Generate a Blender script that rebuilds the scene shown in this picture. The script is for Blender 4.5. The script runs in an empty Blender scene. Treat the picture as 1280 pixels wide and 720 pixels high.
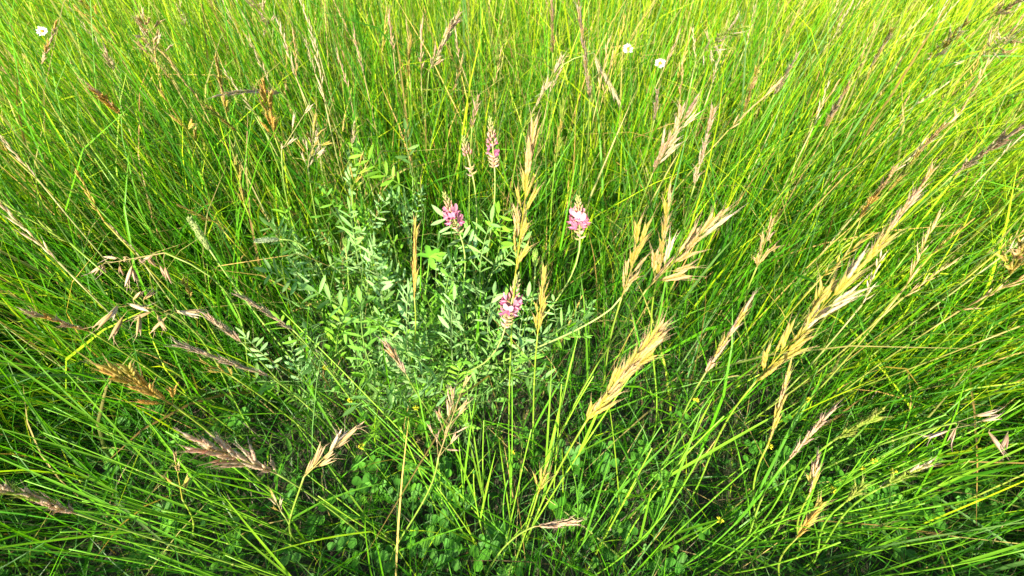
import bpy, math, random
import numpy as np
from mathutils import Vector, Matrix, Quaternion

random.seed(11)
rng = np.random.default_rng(11)
R = math.radians
scene = bpy.context.scene
COL = scene.collection

# ------------------------------------------------------------------ camera, sky, sun
H = 0.78                       # camera height above the meadow floor
FPX = 560.0                    # focal length in pixels of a 1280 wide frame
PITCH = 50.6                   # degrees below the horizon
cam_data = bpy.data.cameras.new('camera')
cam_data.sensor_width = 36.0
cam_data.lens = FPX / 1280.0 * 36.0
cam_data.clip_start = 0.01
cam_data.clip_end = 2000.0
cam_data.dof.use_dof = True
cam_data.dof.focus_distance = 0.52
cam_data.dof.aperture_fstop = 9.0
cam = bpy.data.objects.new('camera', cam_data)
COL.objects.link(cam)
cam.location = (0, 0, H)
cam.rotation_euler = (R(90 - PITCH), 0, 0)
scene.camera = cam

SUN_EL = 34.0
SUN_VEC = Vector((-0.36, -0.93, 0)).normalized() * math.cos(R(SUN_EL)) + Vector((0, 0, math.sin(R(SUN_EL))))
world = bpy.data.worlds.new('World')
scene.world = world
world.use_nodes = True
wn = world.node_tree
bg = wn.nodes['Background']
sky = wn.nodes.new('ShaderNodeTexSky')
sky.sky_type = 'NISHITA'
sky.sun_disc = False
sky.sun_elevation = R(SUN_EL)
sky.sun_rotation = math.atan2(SUN_VEC.x, SUN_VEC.y)
wn.links.new(sky.outputs[0], bg.inputs[0])
bg.inputs[1].default_value = 0.10
sun_data = bpy.data.lights.new('sun', 'SUN')
sun_data.energy = 5.0
sun_data.angle = R(0.53)
sun_data.color = (1.0, 0.90, 0.70)
sun = bpy.data.objects.new('sun', sun_data)
COL.objects.link(sun)
sun.location = SUN_VEC * 20
sun.rotation_euler = SUN_VEC.to_track_quat('Z', 'Y').to_euler()

scene.view_settings.view_transform = 'Standard'
scene.view_settings.look = 'None'
scene.view_settings.gamma = 1.0
scene.view_settings.exposure = 1.85
scene.render.engine = 'CYCLES'
scene.cycles.max_bounces = 5
scene.cycles.diffuse_bounces = 3
scene.cycles.transmission_bounces = 4
scene.cycles.glossy_bounces = 2

# ------------------------------------------------------------------ helpers
def ray(px, py):
    v = Vector(((px - 640) / FPX, -(py - 360) / FPX, -1.0))
    return (Matrix.Rotation(R(90 - PITCH), 3, 'X') @ v).normalized()

CAM = Vector((0, 0, H))

def at(px, py, z):
    """the point at height z that the photograph shows at pixel px, py"""
    u = ray(px, py)
    return CAM + u * ((z - H) / u.z)

def ground_z(x, y):
    return 0.012 * (np.sin(x * 5.1 + 1.3) * np.sin(y * 4.3 + .4)) + 0.008 * np.sin(x * 11 + y * 7)

def patch(x, y, s=1.0):
    """soft random field between 0 and 1"""
    v = (np.sin(x * 3.1 * s + 1.7 * np.sin(y * 2.3 * s + .6)) + np.sin(y * 3.7 * s + 1.3 * np.sin(x * 2.9 * s + 2.1))
         + .6 * np.sin((x + y) * 7.3 * s + .8) + .6 * np.sin((x - y) * 6.1 * s + 2.8))
    return np.clip(v / 6.4 + .5, 0, 1)

MATS = {}
def plant_mat(name, transl=0.35, rough=0.5, spec=0.35, tsat=1.0, var=0.25, scale=60):
    m = bpy.data.materials.new(name)
    m.use_nodes = True
    nt = m.node_tree
    nt.nodes.clear()
    out = nt.nodes.new('ShaderNodeOutputMaterial')
    att = nt.nodes.new('ShaderNodeAttribute'); att.attribute_name = 'Col'
    tc = nt.nodes.new('ShaderNodeTexCoord')
    noi = nt.nodes.new('ShaderNodeTexNoise'); noi.inputs['Scale'].default_value = scale; noi.inputs['Detail'].default_value = 2
    nt.links.new(tc.outputs['Object'], noi.inputs['Vector'])
    mr = nt.nodes.new('ShaderNodeMapRange')
    mr.inputs['From Min'].default_value = .3; mr.inputs['From Max'].default_value = .7
    mr.inputs['To Min'].default_value = 1 - var; mr.inputs['To Max'].default_value = 1 + var
    nt.links.new(noi.outputs['Fac'], mr.inputs['Value'])
    mul = nt.nodes.new('ShaderNodeVectorMath'); mul.operation = 'SCALE'
    nt.links.new(att.outputs['Color'], mul.inputs[0]); nt.links.new(mr.outputs[0], mul.inputs['Scale'])
    p = nt.nodes.new('ShaderNodeBsdfPrincipled')
    p.inputs['Roughness'].default_value = rough
    p.inputs['Specular IOR Level'].default_value = spec
    nt.links.new(mul.outputs[0], p.inputs['Base Color'])
    t = nt.nodes.new('ShaderNodeBsdfTranslucent')
    tint = nt.nodes.new('ShaderNodeVectorMath'); tint.operation = 'MULTIPLY'
    tint.inputs[1].default_value = (1.12 * tsat, 1.2 * tsat, .5 * tsat)
    nt.links.new(mul.outputs[0], tint.inputs[0]); nt.links.new(tint.outputs[0], t.inputs['Color'])
    mix = nt.nodes.new('ShaderNodeMixShader'); mix.inputs[0].default_value = transl
    nt.links.new(p.outputs[0], mix.inputs[1]); nt.links.new(t.outputs[0], mix.inputs[2])
    nt.links.new(mix.outputs[0], out.inputs['Surface'])
    MATS[name] = m
    return m

M_GRASS = plant_mat('grass_blade', .42, .42, .26, var=.2, scale=25)
M_STEM = plant_mat('stem', .15, .45, .4, var=.15)
M_SEED = plant_mat('dry_seed_scale', .42, .55, .3, tsat=1.0, var=.22, scale=160)
M_LEAF = plant_mat('broad_leaf', .3, .55, .22, var=.2, scale=90)
M_PETAL = plant_mat('petal', .35, .6, .2, var=.15, scale=200)
for m in (M_PETAL, M_SEED):
    for n in m.node_tree.nodes:
        if n.type == 'VECT_MATH' and n.operation == 'MULTIPLY':
            n.inputs[1].default_value = (1.1, 1.0, .9)

def mesh_from(name, V, F4=None, F3=None, C=None, mat=None, smooth=True):
    me = bpy.data.meshes.new(name)
    V = np.asarray(V, np.float32)
    parts = []
    if F4 is not None and len(F4): parts.append((np.asarray(F4, np.int32), 4))
    if F3 is not None and len(F3): parts.append((np.asarray(F3, np.int32), 3))
    me.vertices.add(len(V)); me.vertices.foreach_set('co', V.ravel())
    li = np.concatenate([p.ravel() for p, k in parts])
    tot = np.concatenate([np.full(len(p), k, np.int32) for p, k in parts])
    start = np.concatenate([[0], np.cumsum(tot)[:-1]]).astype(np.int32)
    me.loops.add(len(li)); me.loops.foreach_set('vertex_index', li)
    me.polygons.add(len(tot)); me.polygons.foreach_set('loop_start', start)
    me.update(calc_edges=True)
    if smooth:
        me.polygons.foreach_set('use_smooth', np.ones(len(tot), bool))
    if C is not None:
        a = me.color_attributes.new('Col', 'FLOAT_COLOR', 'POINT')
        c = np.ones((len(V), 4), np.float32); c[:, :3] = C
        a.data.foreach_set('color', c.ravel())
    if mat: me.materials.append(mat)
    return me

class MB:
    """collects tubes, strips and scales into one mesh"""
    def __init__(s): s.V = []; s.C = []; s.F4 = []; s.F3 = []
    def add(s, pts, cols, f4=(), f3=()):
        b = len(s.V)
        s.V += [tuple(p) for p in pts]; s.C += [tuple(c) for c in cols]
        s.F4 += [tuple(b + i for i in f) for f in f4]; s.F3 += [tuple(b + i for i in f) for f in f3]
    def tube(s, pts, rad, cols, n=5):
        P = [Vector(p) for p in pts]; k = len(P)
        if not hasattr(rad, '__len__'): rad = [rad] * k
        if not hasattr(cols[0], '__len__'): cols = [cols] * k
        vs, cs, f = [], [], []
        t0 = (P[1] - P[0]).normalized()
        a = t0.orthogonal().normalized()
        for i in range(k):
            t = (P[min(i + 1, k - 1)] - P[max(i - 1, 0)]).normalized()
            a = (a - t * a.dot(t)).normalized(); b = t.cross(a)
            for j in range(n):
                th = 2 * math.pi * j / n
                vs.append(P[i] + (a * math.cos(th) + b * math.sin(th)) * rad[i]); cs.append(cols[i])
        for i in range(k - 1):
            for j in range(n):
                f.append((i * n + j, i * n + (j + 1) % n, (i + 1) * n + (j + 1) % n, (i + 1) * n + j))
        vs.append(P[-1]); cs.append(cols[-1])
        tri = [((k - 1) * n + j, (k - 1) * n + (j + 1) % n, k * n) for j in range(n)]
        s.add(vs, cs, f, tri)
    def scale_body(s, o, d, side, L, w, th, c0, c1, prof=(.35, .85, 1, .75, .4, .05), n=6):
        """a pointed boat-shaped scale: from o along d, width w along side, thickness th"""
        d = Vector(d).normalized(); side = Vector(side); side = (side - d * side.dot(d)).normalized(); nn = d.cross(side)
        k = len(prof); vs, cs, f = [], [], []
        for i, r in enumerate(prof):
            t = i / (k - 1)
            c = [a + (b - a) * t for a, b in zip(c0, c1)]
            for j in range(n):
                a = 2 * math.pi * j / n
                vs.append(Vector(o) + d * (L * t) + side * (math.cos(a) * w * .5 * r) + nn * (math.sin(a) * th * .5 * r)); cs.append(c)
        for i in range(k - 1):
            for j in range(n):
                f.append((i * n + j, i * n + (j + 1) % n, (i + 1) * n + (j + 1) % n, (i + 1) * n + j))
        s.add(vs, cs, f)
    def leaf(s, o, d, side, L, w, c0, c1, prof=(.1, .7, 1, .95, .65, .05), fold=.25, curl=.0):
        """a folded leaf blade, three vertices across"""
        d = Vector(d).normalized(); side = Vector(side); side = (side - d * side.dot(d)).normalized(); nn = d.cross(side)
        if nn.z < 0: nn = -nn
        k = len(prof); vs, cs, f = [], [], []
        for i, r in enumerate(prof):
            t = i / (k - 1); m = Vector(o) + d * (L * t) - nn * (curl * L * t * t)
            c = [a + (b - a) * t for a, b in zip(c0, c1)]
            hw = w * .5 * r
            vs += [m - side * hw + nn * (fold * hw), m, m + side * hw + nn * (fold * hw)]; cs += [c, [x * 1.12 for x in c], c]
        for i in range(k - 1):
            b = i * 3
            f += [(b, b + 1, b + 4, b + 3), (b + 1, b + 2, b + 5, b + 4)]
        s.add(vs, cs, f)
    def mesh(s, name, mat): return mesh_from(name, s.V, s.F4, s.F3, s.C, mat)

def link(name, me, parent=None, mw=None):
    o = bpy.data.objects.new(name, me); COL.objects.link(o)
    if parent is not None: o.parent = parent
    if mw is not None: o.matrix_local = mw
    return o

def tag(o, label, cat, group=None, kind=None):
    o['label'] = label
    if cat: o['category'] = cat
    if group: o['group'] = group
    o['kind'] = kind or 'thing'
    return o

def empty(name, loc):
    o = bpy.data.objects.new(name, None); COL.objects.link(o); o.location = loc
    o.empty_display_size = .02
    return o

def jit(c, a=.15):
    k = 1 + random.uniform(-a, a)
    return tuple(max(.002, x * k * (1 + random.uniform(-a, a) * .5)) for x in c)

def mixc(a, b, t): return tuple(x + (y - x) * t for x, y in zip(a, b))

def bez(p0, p1, p2, p3, n):
    out = []
    for i in range(n + 1):
        t = i / n; u = 1 - t
        out.append(p0 * u ** 3 + p1 * (3 * u * u * t) + p2 * (3 * u * t * t) + p3 * t ** 3)
    return out

def frame_from(d, roll, pos, sc):
    q = Vector(d).normalized().to_track_quat('Z', 'Y') @ Quaternion((0, 0, 1), roll)
    return Matrix.LocRotScale(pos, q, Vector((sc, sc, sc)))

# ------------------------------------------------------------------ ground
def build_ground():
    n = 130
    a = np.linspace(-1, 1, n)
    xs = np.sign(a) * (abs(a) ** 5 * 590 + abs(a) * 10)
    X, Y = np.meshgrid(xs, xs)
    Z = ground_z(X, Y) * (np.hypot(X, Y) < 12)
    V = np.stack([X.ravel(), Y.ravel(), Z.ravel()], 1)
    i = np.arange(n * n).reshape(n, n)
    F = np.stack([i[:-1, :-1], i[:-1, 1:], i[1:, 1:], i[1:, :-1]], -1).reshape(-1, 4)
    m = bpy.data.materials.new('meadow_soil'); m.use_nodes = True
    nt = m.node_tree; p = nt.nodes['Principled BSDF']; p.inputs['Roughness'].default_value = .95
    tc = nt.nodes.new('ShaderNodeTexCoord')
    n1 = nt.nodes.new('ShaderNodeTexNoise'); n1.inputs['Scale'].default_value = 9; n1.inputs['Detail'].default_value = 8
    n2 = nt.nodes.new('ShaderNodeTexNoise'); n2.inputs['Scale'].default_value = 140; n2.inputs['Detail'].default_value = 4
    r = nt.nodes.new('ShaderNodeValToRGB')
    r.color_ramp.elements[0].position = .35; r.color_ramp.elements[0].color = (.035, .03, .02, 1)
    r.color_ramp.elements[1].position = .7; r.color_ramp.elements[1].color = (.06, .075, .025, 1)
    b = nt.nodes.new('ShaderNodeBump'); b.inputs['Strength'].default_value = .6; b.inputs['Distance'].default_value = .01
    for q in (n1, n2): nt.links.new(tc.outputs['Object'], q.inputs['Vector'])
    nt.links.new(n1.outputs['Fac'], r.inputs[0]); nt.links.new(r.outputs[0], p.inputs['Base Color'])
    nt.links.new(n2.outputs['Fac'], b.inputs['Height']); nt.links.new(b.outputs[0], p.inputs['Normal'])
    o = link('ground', mesh_from('ground', V, F, mat=m))
    tag(o, 'dark soil of the meadow under the grass', None, kind='structure')
build_ground()

# ------------------------------------------------------------------ grass as ribbons
def ribbons(x, y, az, length, lean, bend, width, cb, ct, nseg=6, twist=None, fold=True, clear=.36):
    N = len(x)
    if twist is None: twist = rng.normal(0, .6, N)
    s = np.linspace(0, 1, nseg + 1)
    th = lean[:, None] + bend[:, None] * s[None] ** 1.6
    kink = rng.random(N) < .13
    th = th + (kink * rng.uniform(.3, 1.3, N))[:, None] * (s[None] > rng.uniform(.35, .85, N)[:, None])
    th = np.minimum(th, 2.5)
    d = np.stack([np.cos(az), np.sin(az)], 1)
    ds = (length / nseg)[:, None]
    thm = (th[:, 1:] + th[:, :-1]) / 2
    hz = np.concatenate([np.zeros((N, 1)), np.cumsum(np.sin(thm) * ds, 1)], 1)
    vz = np.concatenate([np.zeros((N, 1)), np.cumsum(np.cos(thm) * ds, 1)], 1)
    P = np.zeros((N, nseg + 1, 3))
    P[..., 0] = x[:, None] + d[:, :1] * hz; P[..., 1] = y[:, None] + d[:, 1:] * hz
    P[..., 2] = ground_z(x, y)[:, None] - .004 + vz
    # keep the air round the camera clear, as it was for the photographer
    dist = np.sqrt(P[..., 0] ** 2 + P[..., 1] ** 2 + (P[..., 2] - H) ** 2).min(1)
    ok = (dist > clear) & (P[..., 2].min(1) > -.03)
    P = P[ok]; th = th[ok]; d = d[ok]; width = width[ok]; twist = twist[ok]; cb = cb[ok]; ct = ct[ok]; N = len(P)
    T = np.stack([np.sin(th) * d[:, :1], np.sin(th) * d[:, 1:], np.cos(th)], -1)
    p = np.stack([-d[:, 1], d[:, 0], np.zeros(N)], 1)[:, None, :].repeat(nseg + 1, 1)
    nn = np.cross(T, p)
    ps = twist[:, None] * (.4 + s[None])
    W = p * np.cos(ps)[..., None] + nn * np.sin(ps)[..., None]
    Nn = np.cross(T, W)
    prof = np.clip((.8 + .8 * s) * (1 - s ** 2.2), .03, 1)[None, :, None] * (width / 2)[:, None, None]
    col = cb[:, None, :] + (ct - cb)[:, None, :] * (s ** 1.3)[None, :, None]
    if fold:
        V = np.stack([P - W * prof + Nn * prof * .35, P, P + W * prof + Nn * prof * .35], 2).reshape(-1, 3)
        C = col[:, :, None, :].repeat(3, 2).reshape(-1, 3); k = 3
    else:
        V = np.stack([P - W * prof, P + W * prof], 2).reshape(-1, 3)
        C = col[:, :, None, :].repeat(2, 2).reshape(-1, 3); k = 2
    base = (np.arange(N) * (nseg + 1) * k)[:, None, None]
    i = np.arange(nseg)[None, :, None] * k; j = np.arange(k - 1)[None, None, :]
    a = base + i + j
    F = np.stack([a, a + 1, a + 1 + k, a + k], -1).reshape(-1, 4)
    return V, F, C

def merge(name, parts, mat):
    Vs, Fs, Cs, off = [], [], [], 0
    for V, F, C in parts:
        Vs.append(V); Fs.append(F + off); Cs.append(C); off += len(V)
    return link(name, mesh_from(name, np.concatenate(Vs), np.concatenate(Fs), None, np.concatenate(Cs), mat))

def palette(x, y, table, amt=.22):
    """table: list of (colour, weight array or number)"""
    N = len(x)
    w = np.stack([np.broadcast_to(np.asarray(b, float), (N,)) for a, b in table], 1)
    w = w / w.sum(1, keepdims=True)
    u = rng.random(N)[:, None]
    idx = (u > np.cumsum(w, 1)).sum(1).clip(0, len(table) - 1)
    c = np.array([a for a, b in table])[idx]
    return c * (1 + rng.uniform(-amt, amt, (N, 1))) * (1 + rng.uniform(-.08, .08, (N, 3)))

def scatter(n, x0, x1, y0, y1, dens):
    x = rng.uniform(x0, x1, n); y = rng.uniform(y0, y1, n)
    k = rng.random(n) < dens(x, y)
    return x[k], y[k]

GREEN = (.078, .27, .007); YELLOW = (.27, .44, .013); DEEP = (.035, .16, .010); STRAW = (.46, .36, .13); BLUEG = (.09, .21, .055); BROWN = (.22, .17, .06)

SAIN = at(540, 455, .12)       # middle of the leafy pink-flowered plants
def in_sainfoin(x, y): return np.exp(-(((x - SAIN.x) / .22) ** 2 + ((y - SAIN.y - .02) / .17) ** 2))
BARE = at(1175, 605, 0)
def in_bare(x, y): return np.exp(-(((x - BARE.x) / .10) ** 2 + ((y - BARE.y) / .07) ** 2))

def tall_density(x, y):
    r = np.hypot(x * .6, y)
    d = np.clip((r - .27) / .5, .045, 1)
    d = d * (1 - .5 * np.exp(-((x + .55) / .3) ** 2 - ((y - .15) / .22) ** 2))   # lower turf beside the wild oats
    d = d * (.55 + .75 * patch(x, y, 2.4)) * (1 - .33 * in_sainfoin(x, y)) * (1 - .9 * in_bare(x, y))
    return np.clip(d * np.clip(1.25 - .2 * r, .35, 1), 0, 1) * (np.abs(x) < 1.3 + 1.15 * np.maximum(y, 0))

def tall_grass():
    x, y = scatter(400000, -5.0, 5.0, -.5, 3.6, tall_density)
    N = len(x); r = np.hypot(x, y)
    yl = patch(x, y, 1.1); right = np.clip(x * .5 + .2, 0, 1) + np.clip(y * .35 - .2, 0, .8)
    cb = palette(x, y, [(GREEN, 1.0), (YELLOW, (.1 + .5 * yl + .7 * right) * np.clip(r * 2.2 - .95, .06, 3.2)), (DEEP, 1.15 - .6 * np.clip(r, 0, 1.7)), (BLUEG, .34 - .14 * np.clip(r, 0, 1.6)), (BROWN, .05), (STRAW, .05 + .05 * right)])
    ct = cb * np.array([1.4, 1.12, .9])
    dry = rng.random(N) < .06 + .10 * np.clip(r - .6, 0, 1)
    ct[dry] = np.array(STRAW) * rng.uniform(.7, 1.1, (dry.sum(), 1))
    length = rng.gamma(22, .0170, N) * np.clip(.60 + .5 * r, .62, 1.12) * (.85 + .3 * patch(x, y, 1.7))
    out = np.arctan2(y, x)
    az = rng.uniform(-np.pi, np.pi, N)
    lean = np.abs(rng.normal(0, .17, N)); bend = np.abs(rng.normal(.3, .45, N))
    flop = rng.random(N) < .14
    lean[flop] += rng.uniform(.2, .7, flop.sum()); bend[flop] += .5
    width = rng.uniform(.0010, .0026, N) * (1 + .14 * r)
    width[rng.random(N) < .22] *= 1.8
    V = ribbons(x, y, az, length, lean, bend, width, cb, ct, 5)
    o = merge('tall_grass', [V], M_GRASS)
    tag(o, 'dense tall fine green meadow grass filling the picture', 'grass', kind='stuff')
    print('tall', N)
tall_grass()

def low_density(x, y):
    r = np.hypot(x, y)
    return np.clip(.95 - .30 * r, .12, 1) * (1 - .55 * in_sainfoin(x, y)) * (1 - .85 * in_bare(x, y)) * (np.abs(x) < 1.2 + 1.1 * np.maximum(y, 0))

def low_grass():
    x, y = scatter(120000, -2.6, 2.6, -.5, 2.2, low_density)
    N = len(x)
    cb = palette(x, y, [(GREEN, .9), (DEEP, 1.3), (BLUEG, .9), (YELLOW, .12), (STRAW, .07)])
    ct = cb * np.array([1.1, 1.05, .95])
    V = ribbons(x, y, rng.uniform(-np.pi, np.pi, N), rng.uniform(.07, .24, N), np.abs(rng.normal(.2, .35, N)), np.abs(rng.normal(.6, .6, N)),
                rng.uniform(.0008, .0020, N), cb, ct, 5, fold=False)
    o = merge('low_grass', [V], M_GRASS)
    tag(o, 'short tangled deeper green grass under the tall blades', 'grass', kind='stuff')
low_grass()

def dry_grass():
    x, y = scatter(26000, -2.4, 2.4, -.4, 2.4, lambda x, y: .75 * np.ones_like(x))
    N = len(x)
    cb = palette(x, y, [(STRAW, .35), ((.20, .15, .08), .8), ((.26, .22, .16), .4)])
    V = ribbons(x, y, rng.uniform(-np.pi, np.pi, N), rng.uniform(.06, .2, N), np.abs(rng.normal(.9, .4, N)), rng.normal(.3, .3, N),
                rng.uniform(.0009, .002, N), cb, cb, 4, fold=False)
    o = merge('dry_grass', [V], M_GRASS)
    tag(o, 'dead straw coloured blades matted low among the green grass', 'dry grass', kind='stuff')
dry_grass()

def surrounding_grass():
    def dens(x, y):
        inside = (y > -.5) & (y < 3.6) & (np.abs(x) < 1.3 + 1.15 * np.maximum(y, 0))
        return np.where(inside, 0, np.clip(1.1 - .12 * np.hypot(x, y), .1, 1)) * (np.hypot(x, y + .7) > .25)
    x, y = scatter(62000, -7, 7, -2.5, 8, dens)
    x2, y2 = scatter(5400, -.62, .9, -1.15, -.16, lambda x, y: np.clip((np.hypot(x, y + .7) - .2) * 6, 0, 1))   # unseen belt of tall grass, added behind the camera to shade the foreground
    x, y = np.concatenate([x, x2]), np.concatenate([y, y2])
    N = len(x)
    cb = palette(x, y, [(GREEN, 1), (YELLOW, .8), (DEEP, .3), (STRAW, .08)])
    V = ribbons(x, y, rng.uniform(-np.pi, np.pi, N), rng.uniform(.28, .5, N), np.abs(rng.normal(0, .15, N)), np.abs(rng.normal(.3, .3, N)),
                rng.uniform(.003, .006, N), cb, cb * np.array([1.2, 1.1, .9]), 4, fold=False)
    o = merge('surrounding_grass', [V], M_GRASS)
    tag(o, 'meadow grass going on beyond the patch in view, with an unseen belt added behind the camera to cast shade', 'grass', kind='stuff')
surrounding_grass()

# leafy ground cover: little round and oval leaves close to the soil
def ground_cover():
    x, y = scatter(26000, -1.8, 1.8, -.3, 1.6, lambda x, y: np.clip(1.1 - .75 * np.hypot(x * .8, y), .05, 1) * (.25 + .9 * patch(x, y, 3.3)))
    N = len(x)
    z = ground_z(x, y) + rng.uniform(.01, .085, N)
    az = rng.uniform(-np.pi, np.pi, N); tilt = rng.normal(.15, .45, N)
    L = rng.uniform(.006, .013, N); W = L * rng.uniform(.5, .95, N)
    d = np.stack([np.cos(az) * np.cos(tilt), np.sin(az) * np.cos(tilt), np.sin(tilt)], 1)
    sd = np.stack([-np.sin(az), np.cos(az), rng.normal(0, .25, N)], 1)
    up = np.cross(d, sd)
    prof = [(0, .12), (.25, .75), (.6, 1), (.88, .7), (1, .1)]
    o = np.stack([x, y, z], 1)
    rows = []
    for t, wv in prof:
        m = o + d * (L * t)[:, None]
        h = (W * .5 * wv)[:, None]
        rows += [m - sd * h + up * h * .2, m, m + sd * h + up * h * .2]
    V = np.stack(rows, 1).reshape(-1, 3)
    c = palette(x, y, [((.05, .17, .015), 1), ((.035, .12, .018), .8), ((.09, .22, .02), .5)])
    C = c[:, None, :].repeat(15, 1).reshape(-1, 3)
    b = np.arange(N)[:, None] * 15
    quads = []
    for i in range(4):
        for j in range(2):
            a = i * 3 + j
            quads.append(b + np.array([a, a + 1, a + 4, a + 3]))
    F = np.concatenate(quads)
    ob = link('ground_cover', mesh_from('ground_cover', V, F, None, C, M_LEAF))
    tag(ob, 'small dark oval leaves covering the soil between the stems', 'ground cover', kind='stuff')
ground_cover()

# ------------------------------------------------------------------ spikelets shared by the seed heads
TINTS = {   # lower colour, tip colour, awn colour
    'gold': ((.42, .345, .045), (.51, .39, .135), (.48, .38, .17)),
    'tan': ((.48, .35, .11), (.58, .42, .25), (.52, .38, .22)),
    'pink': ((.50, .35, .18), (.60, .42, .34), (.52, .36, .29)),
    'pale': ((.55, .47, .24), (.66, .55, .42), (.62, .52, .38)),
    'purple': ((.48, .36, .19), (.60, .45, .38), (.54, .42, .34)),
    'green': ((.22, .36, .03), (.38, .42, .09), (.38, .40, .12)),
    'orange': ((.52, .32, .045), (.62, .41, .14), (.55, .38, .14)),
}
def spikelet_mesh(tint, seed, n=9, awn=.42, spread=.2):
    random.seed(seed)
    c0, c1, ca = TINTS[tint]
    mb = MB()
    mb.tube([(0, 0, -.02), (0, 0, .4), (0, 0, .72)], [.018, .014, .008], [mixc(c0, (.3, .35, .05), .4)] * 3, 4)
    for i in range(n):
        t = i / (n - 1); sgn = 1 if i % 2 else -1
        a = spread * random.uniform(.6, 1.25) * (.65 + .5 * t)
        L = (.46 - .12 * t) * random.uniform(.9, 1.1)
        if i < 2: L *= .75
        d = Vector((sgn * math.sin(a), random.uniform(-.06, .06), math.cos(a)))
        o = Vector((sgn * .022, 0, .01 + .60 * t))
        k0, k1 = jit(c0, .18), jit(c1, .2)
        mb.scale_body(o, d, (0, 1, 0), L, .088, .062, k0, k1)
        tip = o + d * L * .93
        ad = (d + Vector((sgn * random.uniform(-.05, .22), random.uniform(-.12, .12), 0))).normalized()
        al = awn * random.uniform(.5, 1.1) * (.4 if i < 2 else 1)
        mb.tube([tip, tip + ad * al * .5, tip + ad * al], [.008, .005, .002], [ca] * 3, 3)
    return mb.mesh('spikelet', M_SEED)

def oat_mesh(tint, seed):
    random.seed(seed)
    c0, c1, ca = TINTS[tint]
    mb = MB()
    for sgn, L in ((1, .92), (-1, .80)):
        a = .10 * random.uniform(.7, 1.5)
        d = Vector((sgn * math.sin(a), random.uniform(-.05, .05), math.cos(a)))
        mb.scale_body((sgn * .02, 0, 0), d, (0, 1, 0), L, .125, .05, jit(c0, .15), jit(c1, .15), prof=(.25, .8, 1, .85, .5, .04))
    for q in range(2):
        d = Vector((random.uniform(-.06, .06), random.uniform(-.1, .1), 1)).normalized()
        mb.scale_body((0, 0, .05 + .1 * q), d, (1, 0, 0), .6, .12, .1, jit(mixc(c0, (.28, .16, .07), .5), .1), jit(c1, .1))
        s = Vector((0, 0, .05 + .1 * q)) + d * .5
        k = Vector((random.uniform(-.3, .3), random.uniform(-.3, .3), .5))
        mb.tube([s, s + k * .45, s + k * .45 + Vector((k.x * .8, k.y * .8, .25))], [.012, .009, .003], [ca] * 3, 3)
    return mb.mesh('spikelet', M_SEED)

SPK = {t: [spikelet_mesh(t, 100 + 7 * i + 31 * k, n=random.Random(i).choice((7, 9, 10)), spread=(.13, .19, .26)[i % 3]) for i in range(6)] for k, t in enumerate(TINTS)}
OAT = {t: [oat_mesh(t, 900 + i + 13 * k) for i in range(3)] for k, t in enumerate(('pale', 'pink', 'purple', 'tan'))}
random.seed(5)

STYLE = {  # nodes, per node, angle range, branch length, spikelet size
    'brome': (8, 2, (.08, .42), .014, .029),
    'dense': (9, 3, (.08, .34), .008, .027),
    'slim': (7, 2, (.02, .15), .006, .024),
    'open': (7, 3, (.2, .85), .022, .025),
    'fan': (4, 2, (.15, .6), .010, .022),
    'oat': (8, 2, (.3, 1.1), .017, .028),
    'oatfan': (5, 2, (.12, .65), .011, .028),
    'spray': (7, 2, (.1, .6), .016, .035),
    'small': (4, 2, (.15, .5), .006, .018),
}

def tip_point(B, px, py, L, droop=False):
    u = ray(px, py)
    k = u.dot(B - CAM)
    dmin = (CAM + u * k - B).length
    L = max(L, dmin * 1.06)
    s = math.sqrt(max(L * L - dmin * dmin, 0))
    return CAM + u * (k + s if droop else k - s)

def stem_mesh(pts, r0, r1, c0, c1, node_at=(.45, .75)):
    mb = MB(); n = len(pts)
    rad, cols = [], []
    for i in range(n):
        t = i / (n - 1)
        rad.append(r0 + (r1 - r0) * t); cols.append(mixc(c0, c1, t))
    mb.tube(pts, rad, cols, 6)
    for q in node_at:
        i = min(int(q * (n - 1)), n - 2); a = pts[i]; d = (pts[i + 1] - pts[i]).normalized()
        rr = rad[i]
        mb.tube([a - d * .002, a - d * .001, a + d * .001, a + d * .002], [rr, rr * 1.5, rr * 1.5, rr], [mixc(cols[i], (.25, .2, .05), .4)] * 4, 6)
    return mb.mesh('stem', M_STEM)

def blade_mesh(o, d, L, w, c, droop=.5):
    mb = MB(); n = 7
    d = Vector(d).normalized(); side = d.cross(Vector((0, 0, 1)))
    side = side.normalized() if side.length > .05 else Vector((1, 0, 0))
    vs, cs, f = [], [], []
    p = Vector(o)
    for i in range(n + 1):
        t = i / n
        hw = w * .5 * max(.03, (.85 + .5 * t) * (1 - t ** 1.9))
        up = side.cross(d); up = up if up.z > 0 else -up
        vs += [p - side * hw + up * hw * .3, p.copy(), p + side * hw + up * hw * .3]
        k = [x * (1 + .15 * t) for x in c]; cs += [k, k, k]
        p = p + d * (L / n); d = (d + Vector((0, 0, -droop / n * (.3 + 1.4 * t)))).normalized()
    for i in range(n):
        b = 3 * i; f += [(b, b + 1, b + 4, b + 3), (b + 1, b + 2, b + 5, b + 4)]
    mb.add(vs, cs, f)
    return mb.mesh('leaf_blade', M_GRASS)

STEMCOL = (.16, .33, .022)
HEADCOL = {'gold': (.27, .25, .03), 'tan': (.26, .22, .06), 'pink': (.26, .21, .08), 'pale': (.30, .28, .11), 'purple': (.23, .21, .08), 'green': (.17, .29, .025), 'orange': (.28, .19, .04)}

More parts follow.
